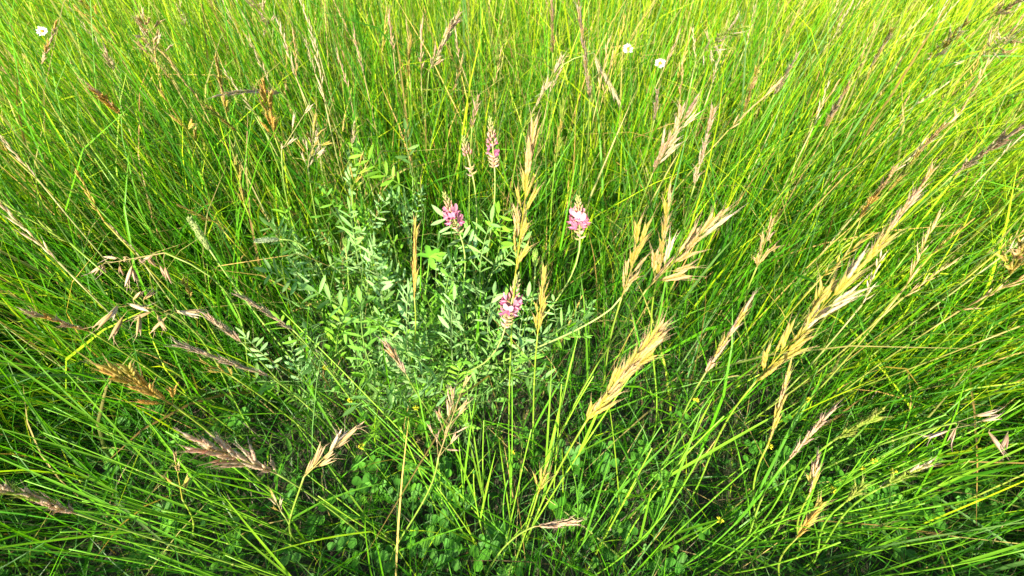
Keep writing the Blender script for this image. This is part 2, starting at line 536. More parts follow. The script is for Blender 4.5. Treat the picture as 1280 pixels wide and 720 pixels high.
def root_for(B, T, root, L):
    if root is not None:
        q = at(root[0], root[1], 0); return Vector((q.x, q.y, float(ground_z(q.x, q.y)) - .005))
    h = (T - B); h.z = 0
    if h.length > .12: h = h.normalized() * .12
    q = B - h * (.9 + B.z * .6) + Vector((random.uniform(-.02, .02), random.uniform(-.02, .02), 0))
    return Vector((q.x, q.y, float(ground_z(q.x, q.y)) - .005))

def seed_grass(base, tip, label, style='brome', tint='gold', tint2=None, h=.42, L=.13, size=1.0, name='brome_grass', cat='grass head',
               group='ripening grass heads', root=None, droop=False, leaves=1, sag=.0, many=1.0, cut=0, sl=None):
    """a flowering grass: stem, leaf blades and a seed head whose every spikelet is a sub-part"""
    B = at(base[0], base[1], h)
    T = tip_point(B, tip[0], tip[1], L, droop)
    Rt = root_for(B, T, root, L)
    o = empty(name, Rt); tag(o, label, cat, group)
    b, t = B - Rt, T - Rt
    ax = (t - b).normalized()
    c1 = Vector((b.x * .15, b.y * .15, b.z * .45)); c2 = b - (ax * .6 + Vector((0, 0, .5))).normalized() * (b.length * .33)
    pts = bez(Vector((0, 0, 0)), c1, c2, b, 14)
    link('stem', stem_mesh(pts, .00125, .0009, jit(STEMCOL), mixc(STEMCOL, HEADCOL[tint], .45)), o)
    for q in range(leaves):
        i = random.randint(4, 9); d = (pts[i + 1] - pts[i]).normalized()
        a = random.uniform(0, 6.28)
        link('leaf_blade', blade_mesh(pts[i], d + Vector((math.cos(a), math.sin(a), 0)) * .45, random.uniform(.09, .18), random.uniform(.002, .0034), jit((.10, .27, .015)), random.uniform(.2, .9)), o)
    nodes, per, ang, bl, ss = STYLE[style]
    nodes = max(2, round(nodes * many)); ss *= size
    if sl: ss = sl
    side = ax.orthogonal().normalized()
    perp = Vector((0, 0, -1)) - ax * (-ax.z); perp = perp.normalized() if perp.length > .02 else side
    def curve(u): return b + (t - b) * u + perp * (sag * 4 * u * (1 - u) * 0 + sag * u * u) * (t - b).length
    stop = 1 - .75 * ss / max((t - b).length, ss)
    mb = MB()
    hc = HEADCOL[tint]
    n = 10
    mb.tube([curve(i / n * max(stop, .3)) for i in range(n + 1)], [.0008 - .0005 * i / n for i in range(n + 1)], [hc] * (n + 1), 5)
    spots = []
    for k in range(nodes):
        u = max(stop, .25) * k / max(nodes - 1, 1)
        p = curve(u); tg = (curve(min(u + .05, 1.2)) - curve(u)).normalized()
        last = k == nodes - 1
        for m in range(1 if last else per if random.random() < .85 else per - 1 or 1):
            az = k * 2.4 + m * 2 * math.pi / per + random.uniform(-.5, .5)
            a = (.05 if last else random.uniform(*ang) * (1.15 - .45 * u))
            s1 = tg.orthogonal().normalized(); s2 = tg.cross(s1)
            d = (tg * math.cos(a) + (s1 * math.cos(az) + s2 * math.sin(az)) * math.sin(a)).normalized()
            ln = bl * random.uniform(.3, 1.5) * (1 - .5 * u)
            e = p + d * ln
            if droop or style in ('oat',):
                e = e + Vector((0, 0, -.004)); d2 = (d + Vector((0, 0, -.8 if style == 'oat' else -.3))).normalized()
            else: d2 = (d + tg * .25).normalized()
            mb.tube([p, p + d * ln * .55 + Vector((0, 0, .001)), e], [.0004, .0003, .0003], [hc] * 3, 4)
            spots.append((e, d2, u))
    head = link('seed_head', mb.mesh('seed_head', M_STEM), o)
    for e, d, u in spots:
        tn = tint2 if tint2 and random.random() < .12 + .65 * u else tint
        pool = OAT.get(tn, OAT['pale']) if style in ('oat', 'oatfan') else SPK[tn]
        link('spikelet', random.choice(pool), head, frame_from(d, random.uniform(0, 6.28), e, ss * random.uniform(.8, 1.15)))
    return o

G = seed_grass
# the heads in the middle of the picture
G((644, 345), (668, 158), 'tall golden brome head standing just behind the pink flower with two tufts of petals', 'brome', 'gold', 'tan', h=.42, L=.17, root=(636, 560), many=1.3)
G((672, 418), (681, 338), 'short bushy yellow head beside the pink flower lowest in the leafy plants', 'dense', 'gold', h=.36, L=.085, size=.72, root=(664, 590), many=.8)
G((732, 528), (829, 408), 'fat golden brome head leaning over dark grass, with one pale spikelet sticking out', 'dense', 'gold', 'tan', h=.40, L=.13, root=(655, 690), many=1.35, size=1.05)
G((777, 372), (806, 286), 'ragged tan head at the end of the long curved pale stalk', 'brome', 'tan', 'gold', h=.42, L=.10, root=(745, 520))
G((822, 345), (838, 236), 'narrow upright golden head crossed by the spreading straw head', 'slim', 'gold', 'tan', h=.43, L=.12, root=(812, 560))
G((808, 362), (906, 264), 'spreading straw head with long loose spikelets opening to one side', 'spray', 'tan', 'pale', h=.42, L=.13, root=(690, 570))
G((518, 372), (519, 276), 'closed rusty brown spike standing upright in the leafy plants', 'slim', 'orange', 'gold', h=.36, L=.10, root=(516, 500), size=.9, leaves=0)
G((882, 466), (936, 378), 'pinkish tan head between the fat golden head and the longest head', 'slim', 'pink', 'gold', h=.38, L=.11, root=(820, 600), many=1.3)
G((944, 478), (1098, 306), 'longest brome head, golden at its foot, with pale spikelets splayed out at one side', 'brome', 'gold', 'pale', h=.40, L=.17, root=(850, 640), many=1.35, size=1.05)
G((1080, 330), (1166, 212), 'thin pinkish tapering head carrying on the line of the longest head', 'slim', 'pink', 'tan', h=.42, L=.13, root=(960, 500), many=1.4, size=1.05)
G((960, 556), (989, 454), 'slender closed golden spike below the foot of the longest head', 'slim', 'gold', 'tan', h=.36, L=.10, root=(930, 690))
G((985, 576), (1038, 514), 'thin pinkish head with two side spikelets over the small yellow flowers', 'slim', 'pink', h=.33, L=.09, root=(905, 720), many=.9)
G((1012, 618), (1022, 574), 'small yellow tuft with one flat pink spikelet jutting sideways', 'small', 'gold', 'pink', h=.3, L=.05, root=(985, 700), size=1.2)
G((996, 672), (1026, 628), 'short orange gold spike deep in the bright green stalks', 'slim', 'orange', 'gold', h=.28, L=.06, root=(960, 740), many=.7)
G((946, 334), (964, 278), 'short tan tuft on a thin stalk above the pinkish tan head', 'fan', 'tan', 'pink', h=.42, L=.08, root=(920, 470))
G((1074, 272), (1118, 212), 'rough brown head running parallel behind the longest head', 'slim', 'orange', 'tan', h=.43, L=.13)
G((1142, 196), (1180, 156), 'small tan head half sunk in yellow grass near the long pale spike', 'slim', 'tan', h=.42, L=.09, many=.8)
G((1190, 220), (1286, 152), 'long pale spike pointing out of the frame across yellow grass', 'slim', 'pale', 'pink', h=.43, L=.17, many=1.6, size=1.1)
G((1030, 160), (1062, 104), 'brown tufted head alone in the yellow green grass', 'slim', 'tan', 'purple', h=.43, L=.13, size=1.2)
G((868, 232), (892, 138), 'silvery tapering head standing steeply beside the forked pink head', 'slim', 'pale', 'pink', h=.43, L=.14, root=(850, 330))
G((816, 216), (866, 128), 'forked pinkish head leaning over darker grass', 'brome', 'pink', 'pale', h=.43, L=.13, root=(790, 330))
G((818, 150), (822, 112), 'thin dark tip of a head below the daisies', 'slim', 'purple', h=.42, L=.10, many=.7)
G((737, 122), (722, -6), 'tall dark brown head arching up out of the top of the picture', 'slim', 'purple', 'tan', h=.44, L=.2, many=1.6)
G((742, 66), (779, 130), 'drooping straw head hanging down from the tall dark brown one', 'slim', 'pale', 'tan', h=.47, L=.12, droop=True, root=(735, 240))
G((536, 90), (573, 16), 'feathery pale pink head standing clear above fresh green grass', 'brome', 'pale', 'pink', h=.43, L=.17, many=1.4)
G((509, 98), (514, 44), 'upright golden head next to the feathery pale one', 'slim', 'gold', h=.42, L=.12)
G((620, 82), (634, 28), 'loose yellow green head with tiny side spikelets', 'fan', 'green', h=.42, L=.13)
G((691, 66), (690, -4), 'tan head standing straight up at the top edge', 'slim', 'tan', 'pink', h=.43, L=.15, many=1.3)
G((652, 166), (704, 70), 'green curved head rising past the tall golden brome', 'slim', 'green', 'pale', h=.44, L=.17, many=1.5)
G((694, 204), (706, 126), 'narrow yellow green head not yet ripe beside the curved one', 'slim', 'green', 'gold', h=.42, L=.13)
G((385, 210), (394, 156), 'nodding straw tuft with spread spikelets over blue green grass', 'open', 'pale', 'gold', h=.40, L=.09, size=.85)
G((352, 188), (386, 134), 'forked silvery head with two bare arms', 'fan', 'pale', h=.41, L=.11, many=.7)
G((344, 172), (330, 108), 'golden brown head beneath the one lying flat', 'brome', 'orange', 'gold', h=.41, L=.11)
G((350, 116), (268, 104), 'grey purple head lying almost flat on the grass tops', 'slim', 'purple', 'pale', h=.42, L=.15, sag=.1)
G((284, 146), (270, 72), 'thin golden head behind the flat grey purple one', 'slim', 'gold', 'tan', h=.42, L=.13)
G((244, 176), (204, 120), 'golden forked head in deep green grass near the orange brown one', 'fan', 'gold', h=.41, L=.12, size=1.2)
G((296, 164), (252, 128), 'dull golden head lying low beside the golden forked one', 'slim', 'gold', 'green', h=.41, L=.11)
G((150, 142), (114, 108), 'orange brown bristly head with a pinkish end', 'dense', 'orange', 'pink', h=.41, L=.10, many=.8, size=.9)
G((196, 74), (176, 18), 'pale wispy drooping panicle at the far edge of the grass', 'open', 'pale', 'tan', h=.43, L=.15, many=1.6, size=1.0)
G((142, 88), (132, 62), 'little grey tuft below the wispy panicle', 'small', 'pale', 'purple', h=.41, L=.07, size=1.4)
G((232, 34), (222, 8), 'small silvery tip above the wispy panicle', 'small', 'pale', h=.42, L=.08)
G((52, 80), (70, 30), 'reddish thin head beside the white daisy at the edge', 'slim', 'pink', 'orange', h=.42, L=.12)
G((120, 20), (100, -8), 'orange tinted head at the top edge in yellow grass', 'brome', 'orange', 'tan', h=.43, L=.14)
G((335, 34), (318, -4), 'nodding white tipped panicle at the top edge', 'open', 'pale', h=.43, L=.12)
G((305, 254), (292, 186), 'slender green gold head among the blades above the soft foxtail', 'slim', 'gold', 'green', h=.40, L=.11)
# the oats and loose heads in shade
G((206, 316), (118, 332), 'wild oat with plump brown drooping spikelets over dark grass', 'oat', 'pink', 'purple', name='wild_oat', cat='oat', h=.40, L=.12, droop=True, root=(330, 520), many=1.0, group='wild oats')
G((214, 392), (128, 376), 'lower wild oat with pale tipped spikelets spread sideways', 'oat', 'tan', 'pale', name='wild_oat', cat='oat', h=.35, L=.11, root=(330, 560), many=.9, group='wild oats')
G((380, 596), (440, 538), 'wild oat with big silvery and brown open spikelets above clover', 'oatfan', 'tan', 'pale', name='wild_oat', cat='oat', h=.34, L=.075, root=(385, 690), many=1.0, group='wild oats')
G((1196, 528), (1268, 542), 'wild oat with a few long thin mauve spikelets over the bare earth', 'oat', 'purple', 'pink', name='wild_oat', cat='oat', h=.36, L=.09, root=(960, 620), many=.5, size=.8, group='wild oats')
G((216, 506), (138, 460), 'golden tufted head leaning away over the low clover grass', 'brome', 'orange', 'gold', h=.42, L=.10, root=(380, 650), many=.9)
G((346, 592), (238, 548), 'long dusky purple head lying towards the wild oat over clover', 'brome', 'purple', 'pink', h=.36, L=.13, root=(480, 690), many=1.5)
G((228, 624), (218, 568), 'yellow fan of spikelets sticking up from low shaded grass', 'fan', 'gold', 'tan', h=.27, L=.07, root=(260, 680))
G((352, 640), (340, 616), 'stubby pale spike in the dark below the long purple head', 'small', 'pale', 'gold', h=.22, L=.04, size=.9, root=(372, 690))
G((548, 572), (577, 488), 'thin reddish brown open head rising from shade under the leafy plants', 'open', 'pink', 'tan', h=.34, L=.10, root=(486, 720), many=.9, size=.7)
G((672, 618), (682, 586), 'tiny bright yellow head in the dark gap', 'small', 'gold', 'green', h=.29, L=.04, root=(640, 720), size=1.1)
G((668, 658), (724, 652), 'single flat pink spikelet lying level over the dark gap', 'slim', 'pink', h=.27, L=.06, root=(600, 740), many=.4, size=1.3, leaves=0)
G((508, 468), (482, 428), 'dried brown thin head buried in the grey green leaves', 'slim', 'purple', 'tan', h=.33, L=.07, root=(560, 560))
G((366, 412), (298, 368), 'thin pale grey head lying across the grass by the leafy plants', 'slim', 'pale', 'purple', h=.35, L=.11, root=(480, 560), many=1.2, size=.8)
G((302, 428), (262, 396), 'short dull grey head next to the thin pale grey one', 'slim', 'purple', 'pale', h=.33, L=.07, root=(420, 560))
G((336, 470), (222, 430), 'limp grey purple head stretched low under the other grey ones', 'slim', 'purple', h=.32, L=.13, root=(470, 600), many=1.4, size=.85)
G((96, 642), (-8, 606), 'bottom left head, long and dusky, over yellow green blades', 'slim', 'purple', 'green', h=.37, L=.13, root=(400, 740), many=1.8)
G((112, 414), (30, 388), 'brown and gold head lying low at the edge below the wild oats', 'slim', 'orange', 'purple', h=.38, L=.13, root=(320, 560), many=1.2)
G((290, 470), (252, 452), 'small gold tip showing between the grey heads and the tufted golden one', 'small', 'gold', h=.3, L=.05)
G((238, 372), (228, 350), 'small golden green spike below the soft foxtail', 'slim', 'gold', 'green', h=.34, L=.07, many=.7)
# unripe green heads and straw ones on the sunny side
G((1040, 552), (1102, 514), 'bright green braided head above the small yellow flowers', 'slim', 'green', h=.36, L=.10, root=(940, 700), many=1.3)
G((1096, 612), (1158, 580), 'pale green head reaching over the bare earth', 'slim', 'green', 'pale', h=.33, L=.09, root=(990, 720), many=1.2)
G((1054, 630), (1078, 606), 'stubby green head under the pale green reaching one', 'slim', 'green', h=.3, L=.05, root=(1000, 720), many=.8)
G((1262, 344), (1284, 300), 'golden brown head cut by the side edge of the picture', 'brome', 'gold', 'tan', h=.42, L=.12)
G((880, 64), (926, 28), 'loose whitish panicle with spread spikelets near the daisies', 'open', 'pale', 'green', h=.43, L=.14, many=1.3)
G((1226, 70), (1272, 40), 'bleached feathery panicle in the straw coloured corner', 'open', 'pale', 'tan', h=.44, L=.14, many=1.2)
G((1164, 74), (1206, 30), 'straw plume leaning out beside the bleached feathery panicle', 'brome', 'pale', 'gold', h=.44, L=.15, many=1.2)
G((1236, 24), (1284, -4), 'pinkish brown head in the very corner', 'brome', 'pink', 'tan', h=.44, L=.14)
G((1088, 84), (1116, 36), 'narrow straw head rising from the yellowest grass', 'slim', 'pale', 'gold', h=.44, L=.14, many=1.3)
G((968, 118), (998, 66), 'grey straw head between the brown tufted head and the daisies', 'slim', 'pale', 'purple', h=.43, L=.13)
G((930, 140), (946, 88), 'golden straw head near the grey straw one', 'slim', 'gold', 'tan', h=.43, L=.12)
G((1110, 240), (1150, 190), 'yellow straw spike beyond the rough brown head', 'slim', 'gold', 'green', h=.42, L=.11)
G((590, 158), (598, 120), 'thin reddish stalk tip behind the pink flowers', 'small', 'pink', h=.42, L=.06)
G((440, 180), (446, 148), 'small pale upright spike in plain green grass', 'slim', 'pale', 'green', h=.42, L=.08, many=.6)
G((440, 240), (452, 196), 'yellow stalk head just above the top of the leafy plants', 'fan', 'green', 'gold', h=.41, L=.08)

# smaller heads scattered through the far grass: stem and head, nothing in them tells them apart
def far_head_proto(tint, seed):
    random.seed(seed)
    hd = MB(); c0, c1, ca = [tuple(x * 1.12 for x in c) for c in TINTS[tint]]
    n = random.randint(12, 18)
    for i in range(n):
        t = i / (n - 1); a = random.uniform(.08, .4) * (1.1 - .6 * t); az = random.uniform(0, 6.28)
        d = Vector((math.sin(a) * math.cos(az), math.sin(a) * math.sin(az), math.cos(a)))
        o = Vector((0, 0, .11 * t)) + d * .004
        hd.scale_body(o, d, d.orthogonal(), random.uniform(.016, .024), .0034, .0024, jit(c0), jit(c1), prof=(.3, .9, 1, .6, .05), n=5)
        tp = o + d * .02
        hd.tube([tp, tp + d * .008], [.0003, .0001], [ca, ca], 3)
    hd.tube([(0, 0, 0), (0, 0, .12)], [.0008, .0003], [HEADCOL[tint]] * 2, 4)
    sm = stem_mesh([Vector((.01 * math.sin(t * 3), 0, t)) for t in np.linspace(0, 1, 9)], .0012, .0009, STEMCOL, HEADCOL[tint])
    return sm, hd.mesh('seed_head', M_SEED)
FAR = [far_head_proto(t, 40 + i) for i, t in enumerate(('gold', 'tan', 'pink', 'pale', 'orange', 'green', 'tan', 'pale'))]
random.seed(77)
def far_heads(n, box, label, group, pool):
    made = 0
    while made < n:
        px, py = random.uniform(box[0], box[2]), random.uniform(box[1], box[3])
        h = random.uniform(.33, .43)
        B = at(px, py, h)
        sm, hd = FAR[random.choice(pool)]
        a = random.uniform(0, 6.28); ln = abs(random.gauss(0, .14))
        d = Vector((math.sin(ln) * math.cos(a), math.sin(ln) * math.sin(a), math.cos(ln)))
        Rt = B - d * (h / d.z)
        Rt.z = float(ground_z(Rt.x, Rt.y)) - .005
        o = empty('meadow_grass', Rt); tag(o, label, 'grass head', group)
        v = B - Rt
        roll = random.uniform(0, 6.28)
        M = frame_from(v, roll, Vector((0, 0, 0)), 1) @ Matrix.Diagonal((1, 1, v.length, 1))
        link('stem', sm, o, M)
        d2 = (v.normalized() + Vector((random.gauss(0, .18), random.gauss(0, .18), 0))).normalized()
        link('seed_head', hd, o, frame_from(d2, roll, frame_from(v, roll, Vector((0, 0, 0)), 1) @ Vector((.01 * math.sin(3), 0, v.length)), random.uniform(.45, .8)))
        made += 1
far_heads(34, (0, -5, 420, 150), 'small thin head lost in the bright far grass round the wispy panicle', 'small heads in the far grass round the wispy panicle', (0, 1, 3, 5, 3))
far_heads(30, (430, -5, 860, 130), 'small thin head lost in the upright far grass between feathery pale head and daisies', 'small heads in the upright far grass', (1, 5, 6, 2, 0))
far_heads(48, (860, -5, 1280, 170), 'small straw head lost in the yellow far grass round the brown tufted head', 'small straw heads in the yellow far grass', (0, 1, 3, 6, 7, 5))
far_heads(10, (0, 170, 300, 330), 'small dull head sunk in the leaning grass above the wild oats', 'small heads above the wild oats', (7, 0, 5))
far_heads(14, (980, 180, 1280, 420), 'small dull head sunk in the leaning yellow grass round the longest brome head', 'small heads round the longest brome head', (1, 3, 5, 0))

# ------------------------------------------------------------------ green grass stalks that stand out one by one
def stalk(rootpx, tippx, label, group, h=.36, w=.0030, c=None, leaves=2):
    q = at(rootpx[0], rootpx[1], 0.02)
    Rt = Vector((q.x, q.y, float(ground_z(q.x, q.y)) - .005))
    T = at(tippx[0], tippx[1], h)
    if (T - CAM).length < .26: T = CAM + (T - CAM).normalized() * .26
    o = empty('grass_stalk', Rt); tag(o, label, 'grass stalk', group)
    v = T - Rt
    c = c or jit(random.choice(((.12, .30, .016), (.18, .35, .02), (.09, .25, .016))), .15)
    sagv = Vector((random.uniform(-.02, .02), random.uniform(-.02, .02), 0))
    pts = bez(Vector((0, 0, 0)), v * .33 + sagv + Vector((0, 0, .02)), v * .66 + sagv + Vector((0, 0, .015)), v, 12)
    link('stem', stem_mesh(pts, .0012, .0006, c, [x * 1.15 for x in c]), o)
    for k in range(leaves):
        i = random.randint(3, 9); d = (pts[i + 1] - pts[i]).normalized(); a = random.uniform(0, 6.28)
        link('leaf_blade', blade_mesh(pts[i], d + Vector((math.cos(a), math.sin(a), 0)) * random.uniform(.15, .4), random.uniform(.10, .2), w * random.uniform(.7, 1.2), jit(c, .12), random.uniform(.1, .6)), o)
    return o
S = stalk
S((640, 700), (800, 452), 'straight bright stalk running up to the fat golden head from the dark gap', 'bright stalks over the dark gap', h=.4)
S((648, 690), (742, 470), 'thinner bright stalk next to the one under the fat golden head', 'bright stalks over the dark gap', h=.36)
S((690, 650), (702, 480), 'nearly vertical bright stalk behind the tiny yellow head', 'bright stalks over the dark gap', h=.34)
S((636, 660), (640, 470), 'vertical stalk under the pink flower lowest in the leafy plants', 'bright stalks over the dark gap', h=.34)
S((640, 690), (352, 388), 'long thin stalk crossing diagonally in front of the leafy plants', 'crossing stalks before the leafy plants', h=.34, leaves=1)
S((700, 730), (452, 500), 'second crossing stalk, lower and parallel to the long thin diagonal one', 'crossing stalks before the leafy plants', h=.28, leaves=1)
S((560, 730), (380, 590), 'dark green crossing stalk at the foot of the silvery brown wild oat', 'crossing stalks before the leafy plants', h=.22, leaves=1)
for k, (a, b) in enumerate((((700, 720), (828, 530)), ((720, 730), (880, 560)), ((760, 725), (905, 520)), ((790, 720), (935, 585)), ((740, 700), (815, 560)), ((810, 730), (1000, 545)), ((840, 740), (1010, 600)), ((860, 720), (985, 600)))):
    S(a, b, 'bright green stalk in the fan between the fat golden head and small yellow flowers', 'fan of bright green stalks', h=random.uniform(.3, .38))
for k in range(18):
    x = random.uniform(1010, 1290); y = random.uniform(470, 690)
    f = random.uniform(.45, .7)
    S((640 + (x - 640) * f + 40, min(735, 760 + (y - 760) * f)), (x, y), 'yellow green stalk lying outward across the shaded bare earth corner', 'stalks across the bare earth corner', h=random.uniform(.26, .38), c=jit((.13, .30, .016), .2), w=.0025)
for k in range(18):
    x = random.uniform(-10, 300); y = random.uniform(500, 700)
    f = random.uniform(.4, .7)
    S((640 + (x - 640) * f, min(735, 780 + (y - 780) * f)), (x, y), 'green stalk lying outward over the shaded corner with the dusky head', 'stalks over the dusky head corner', h=random.uniform(.25, .36), c=jit((.14, .32, .015), .15), w=.0026)
for k in range(14):
    x = random.uniform(360, 900); y = random.uniform(520, 640)
    S((640 + (x - 640) * .6 + random.uniform(-40, 40), random.uniform(680, 735)), (x, y), 'thin grass stalk rising out of the dark clover at the bottom edge', 'thin stalks from the dark clover', h=random.uniform(.2, .34), w=.0024)

# ------------------------------------------------------------------ leafy plants with paired leaflets
GLAUC = ((.15, .30, .075), (.19, .34, .12), (.12, .29, .035), (.15, .33, .025))
def pinnate_mesh(seed):
    random.seed(seed)
    mb = MB(); n = random.randint(5, 8); L = 1.0
    base = GLAUC[seed % 4]
    def P(t): return Vector((0, .16 * math.sin(t * 1.6) * (1 if seed % 2 else -1) * .5, t))   # leaf runs along +Z, faces +Y
    bend = random.uniform(-.35, .3)
    def Q(t): return Vector((0.05 * math.sin(t * 3), bend * t * t, t))
    mb.tube([Q(i / 8) for i in range(9)], [.011 - .007 * i / 8 for i in range(9)], [mixc(base, (.25, .3, .08), .4)] * 9, 4)
    for k in range(n):
        t = .24 + .72 * k / (n - 1)
        for s in (-1, 1):
            ll = random.uniform(.21, .30) * (1 - .45 * abs(t - .55)); a = random.uniform(.5, 1.2)
            d = Vector((s * math.sin(a), random.uniform(-.35, .6), math.cos(a) * .75))
            c = jit(base, .18)
            mb.leaf(Q(t), d, Vector((0, 0, 1)).cross(Vector((0, 1, 0))) * 0 + Vector((random.uniform(-.5, .5), random.uniform(-.5, .7), 1)), ll, ll * random.uniform(.17, .25), c, [x * 1.05 for x in c], prof=(.12, .62, .95, 1, .8, .1), fold=.3, curl=random.uniform(-.05, .2))
    mb.leaf(Q(1.0), (0, bend, 1), (1, 0, 0), .24, .065, base, base)
    return mb.mesh('leaf', M_LEAF)
PINN = [pinnate_mesh(i) for i in range(10)]
random.seed(21)

def leafy_plant(rootpx, toppx, label, h=.3, n=6, size=.108, name='sainfoin_plant', group='leafy sainfoin plants'):
    q = at(rootpx[0], rootpx[1], 0)
    Rt = Vector((q.x, q.y, float(ground_z(q.x, q.y)) - .005)); T = at(toppx[0], toppx[1], h)
    o = empty(name, Rt); tag(o, label, 'leafy plant', group)
    v = T - Rt
    pts = bez(Vector((0, 0, 0)), Vector((v.x * .1, v.y * .1, v.z * .4)), v * .75, v, 12)
    link('stem', stem_mesh(pts, .0016, .0008, (.13, .26, .04), (.17, .30, .06), ()), o)
    for k in range(n):
        t = .3 + .7 * k / max(n - 1, 1); i = min(int(t * 12), 12); p = pts[i]
        tg = (pts[min(i + 1, 12)] - pts[max(i - 1, 0)]).normalized()
        a = k * 2.4 + random.uniform(-.6, .6)
        el = random.uniform(.2, 1.25) if k < n - 1 else 1.2
        d = (Vector((math.cos(a), math.sin(a), 0)) * math.cos(el) + Vector((0, 0, 1)) * math.sin(el) + tg * .25).normalized()
        # the leaf's face (+Y of the mesh) turned to the sky
        z = d; y = Vector((random.uniform(-.6, .6), random.uniform(-.8, .3), 1)); y = (y - z * y.dot(z)).normalized(); x = y.cross(z)
        M = Matrix((x, y, z)).transposed().to_4x4()
        sc = size * random.uniform(.55, 1.05)
        link('leaf', random.choice(PINN), o, Matrix.Translation(p) @ M @ Matrix.Scale(sc, 4))
    return o
LP = leafy_plant
LP((500, 430), (440, 262), 'leafy stem with oval grey leaflets at the top of the patch', h=.30, n=8+4)
LP((520, 420), (516, 222), 'thin leafy stem reaching highest out of the patch', h=.34, n=7+4)
LP((470, 450), (372, 305), 'feathery green stem below the pale nodding bud', h=.28, n=8+4)
LP((450, 470), (385, 362), 'bright yellow green feathery stem at the outer edge of the patch', h=.25, n=7+4, size=.075)
LP((490, 470), (448, 330), 'leafy stem in front of the oval grey leaflets', h=.28, n=8+4)
LP((505, 470), (480, 390), 'bushy leafy stem crossed by the dried brown head', h=.26, n=8+4)
LP((540, 490), (560, 400), 'silvery leafy stem in the heart of the patch', h=.26, n=9+4)
LP((560, 480), (600, 360), 'leafy stem with narrow leaflets between the upper pink flower and the lowest one', h=.28, n=8+4)
LP((580, 470), (622, 320), 'pale leafy stem under the tall golden brome', h=.28, n=7+4)
LP((580, 510), (612, 430), 'leafy stem beneath the lowest pink flower', h=.24, n=8+4)
LP((600, 520), (680, 430), 'leafy spray reaching out past the bushy yellow head', h=.24, n=7+4)
LP((560, 540), (590, 500), 'low leaf spray hanging at the bottom of the patch', h=.18, n=7+4)
LP((530, 550), (530, 480), 'dense low leafy stem at the bottom of the patch', h=.2, n=8+4)
LP((490, 540), (470, 470), 'low leafy stem with rounded leaflets beside the long thin diagonal stalk', h=.2, n=8+4)
LP((460, 520), (400, 440), 'leaf spray fanned out over the limp grey purple head', h=.2, n=7+4)
LP((440, 540), (360, 470), 'outermost low spray next to the limp grey purple head', h=.17, n=6+4)
LP((520, 500), (510, 440), 'leafy stem tucked behind the dried brown head', h=.24, n=8+4)
LP((550, 460), (545, 350), 'leafy stem around the closed rusty spike', h=.26, n=8+4)
LP((620, 500), (700, 410), 'single leafy arm along the long curved pale stalk', h=.24, n=6+4, size=.07)
LP((470, 420), (420, 300), 'slim grey leafed stem behind the feathery green one', h=.27, n=7+4, size=.075)
LP((540, 520), (566, 455), 'leafy stem just in front of the silvery one', h=.22, n=8+4)

# ------------------------------------------------------------------ pink flowers
def blossom_mesh(seed):
    random.seed(seed)
    mb = MB()
    pk = ((.55, .18, .29), (.58, .25, .35), (.48, .13, .26), (.60, .32, .39))[seed % 4]
    dk = (.62, .12, .30)
    # standard petal: broad, notched, turned back; wings and keel in front of it
    for s in (-1, 1):
        mb.leaf((0, 0, .3), (s * .42, .42, .85), (1, -s * .3, 0), .62, .40, mixc(pk, (.6, .34, .4), .3), pk, prof=(.2, .7, 1, .9, .5), fold=.3, curl=.25)
        mb.leaf((0, -.05, .25), (s * .45, -.45, .8), (1, s * .2, .1), .5, .24, pk, dk, prof=(.2, .8, 1, .8, .1), fold=.5, curl=.1)
    mb.scale_body((0, -.05, .2), (0, -.35, 1), (0, 1, 0), .6, .22, .12, mixc(pk, (.6, .34, .4), .3), pk)
    mb.scale_body((0, 0, 0), (0, 0, 1), (1, 0, 0), .36, .16, .16, (.30, .34, .10), (.42, .22, .14), prof=(.4, .9, 1, .8, .3))
    return mb.mesh('blossom', M_PETAL)
BLOS = [blossom_mesh(i) for i in range(6)]

def bud_mesh(n, L, seed, green):
    random.seed(seed)
    mb = MB()
    for i in range(n):
        t = i / (n - 1); az = i * 2.4; r = .0036 * (1 - .8 * t)
        d = Vector((math.cos(az) * .45, math.sin(az) * .45, .9))
        c = mixc((.42, .20, .14), (.26, .34, .08), min(1, max(0, t * 1.3 + green)))
        tip = mixc((.62, .30, .30), (.34, .40, .12), min(1, max(0, t * 1.4 + green)))
        mb.scale_body(Vector((math.cos(az) * r, math.sin(az) * r, L * t)), d, (-math.sin(az), math.cos(az), 0), .0085 * (1 - .5 * t), .0038 * (1 - .4 * t), .0034 * (1 - .4 * t), jit(c), jit(tip))
    return mb.mesh('bud_spike', M_PETAL)
def calyx_mesh(n, seed):
    random.seed(seed); mb = MB()
    for i in range(n):
        t = i / n; az = i * 2.4
        d = Vector((math.cos(az) * .8, math.sin(az) * .8, .35))
        c = random.choice(((.50, .36, .20), (.55, .40, .28), (.42, .36, .14), (.58, .38, .34)))
        mb.scale_body(Vector((0, 0, -.014 + .016 * t)), d, (-math.sin(az), math.cos(az), 0), .0085, .0034, .003, jit(c), jit(c))
        for q in (-.3, .3):
            e = Vector((0, 0, -.014 + .016 * t)) + d * .006
            mb.tube([e, e + (d + Vector((q * math.sin(az), -q * math.cos(az), .6))) * .005], [.0005, .0001], [c, c], 3)
    return mb.mesh('faded_calyx', M_SEED)

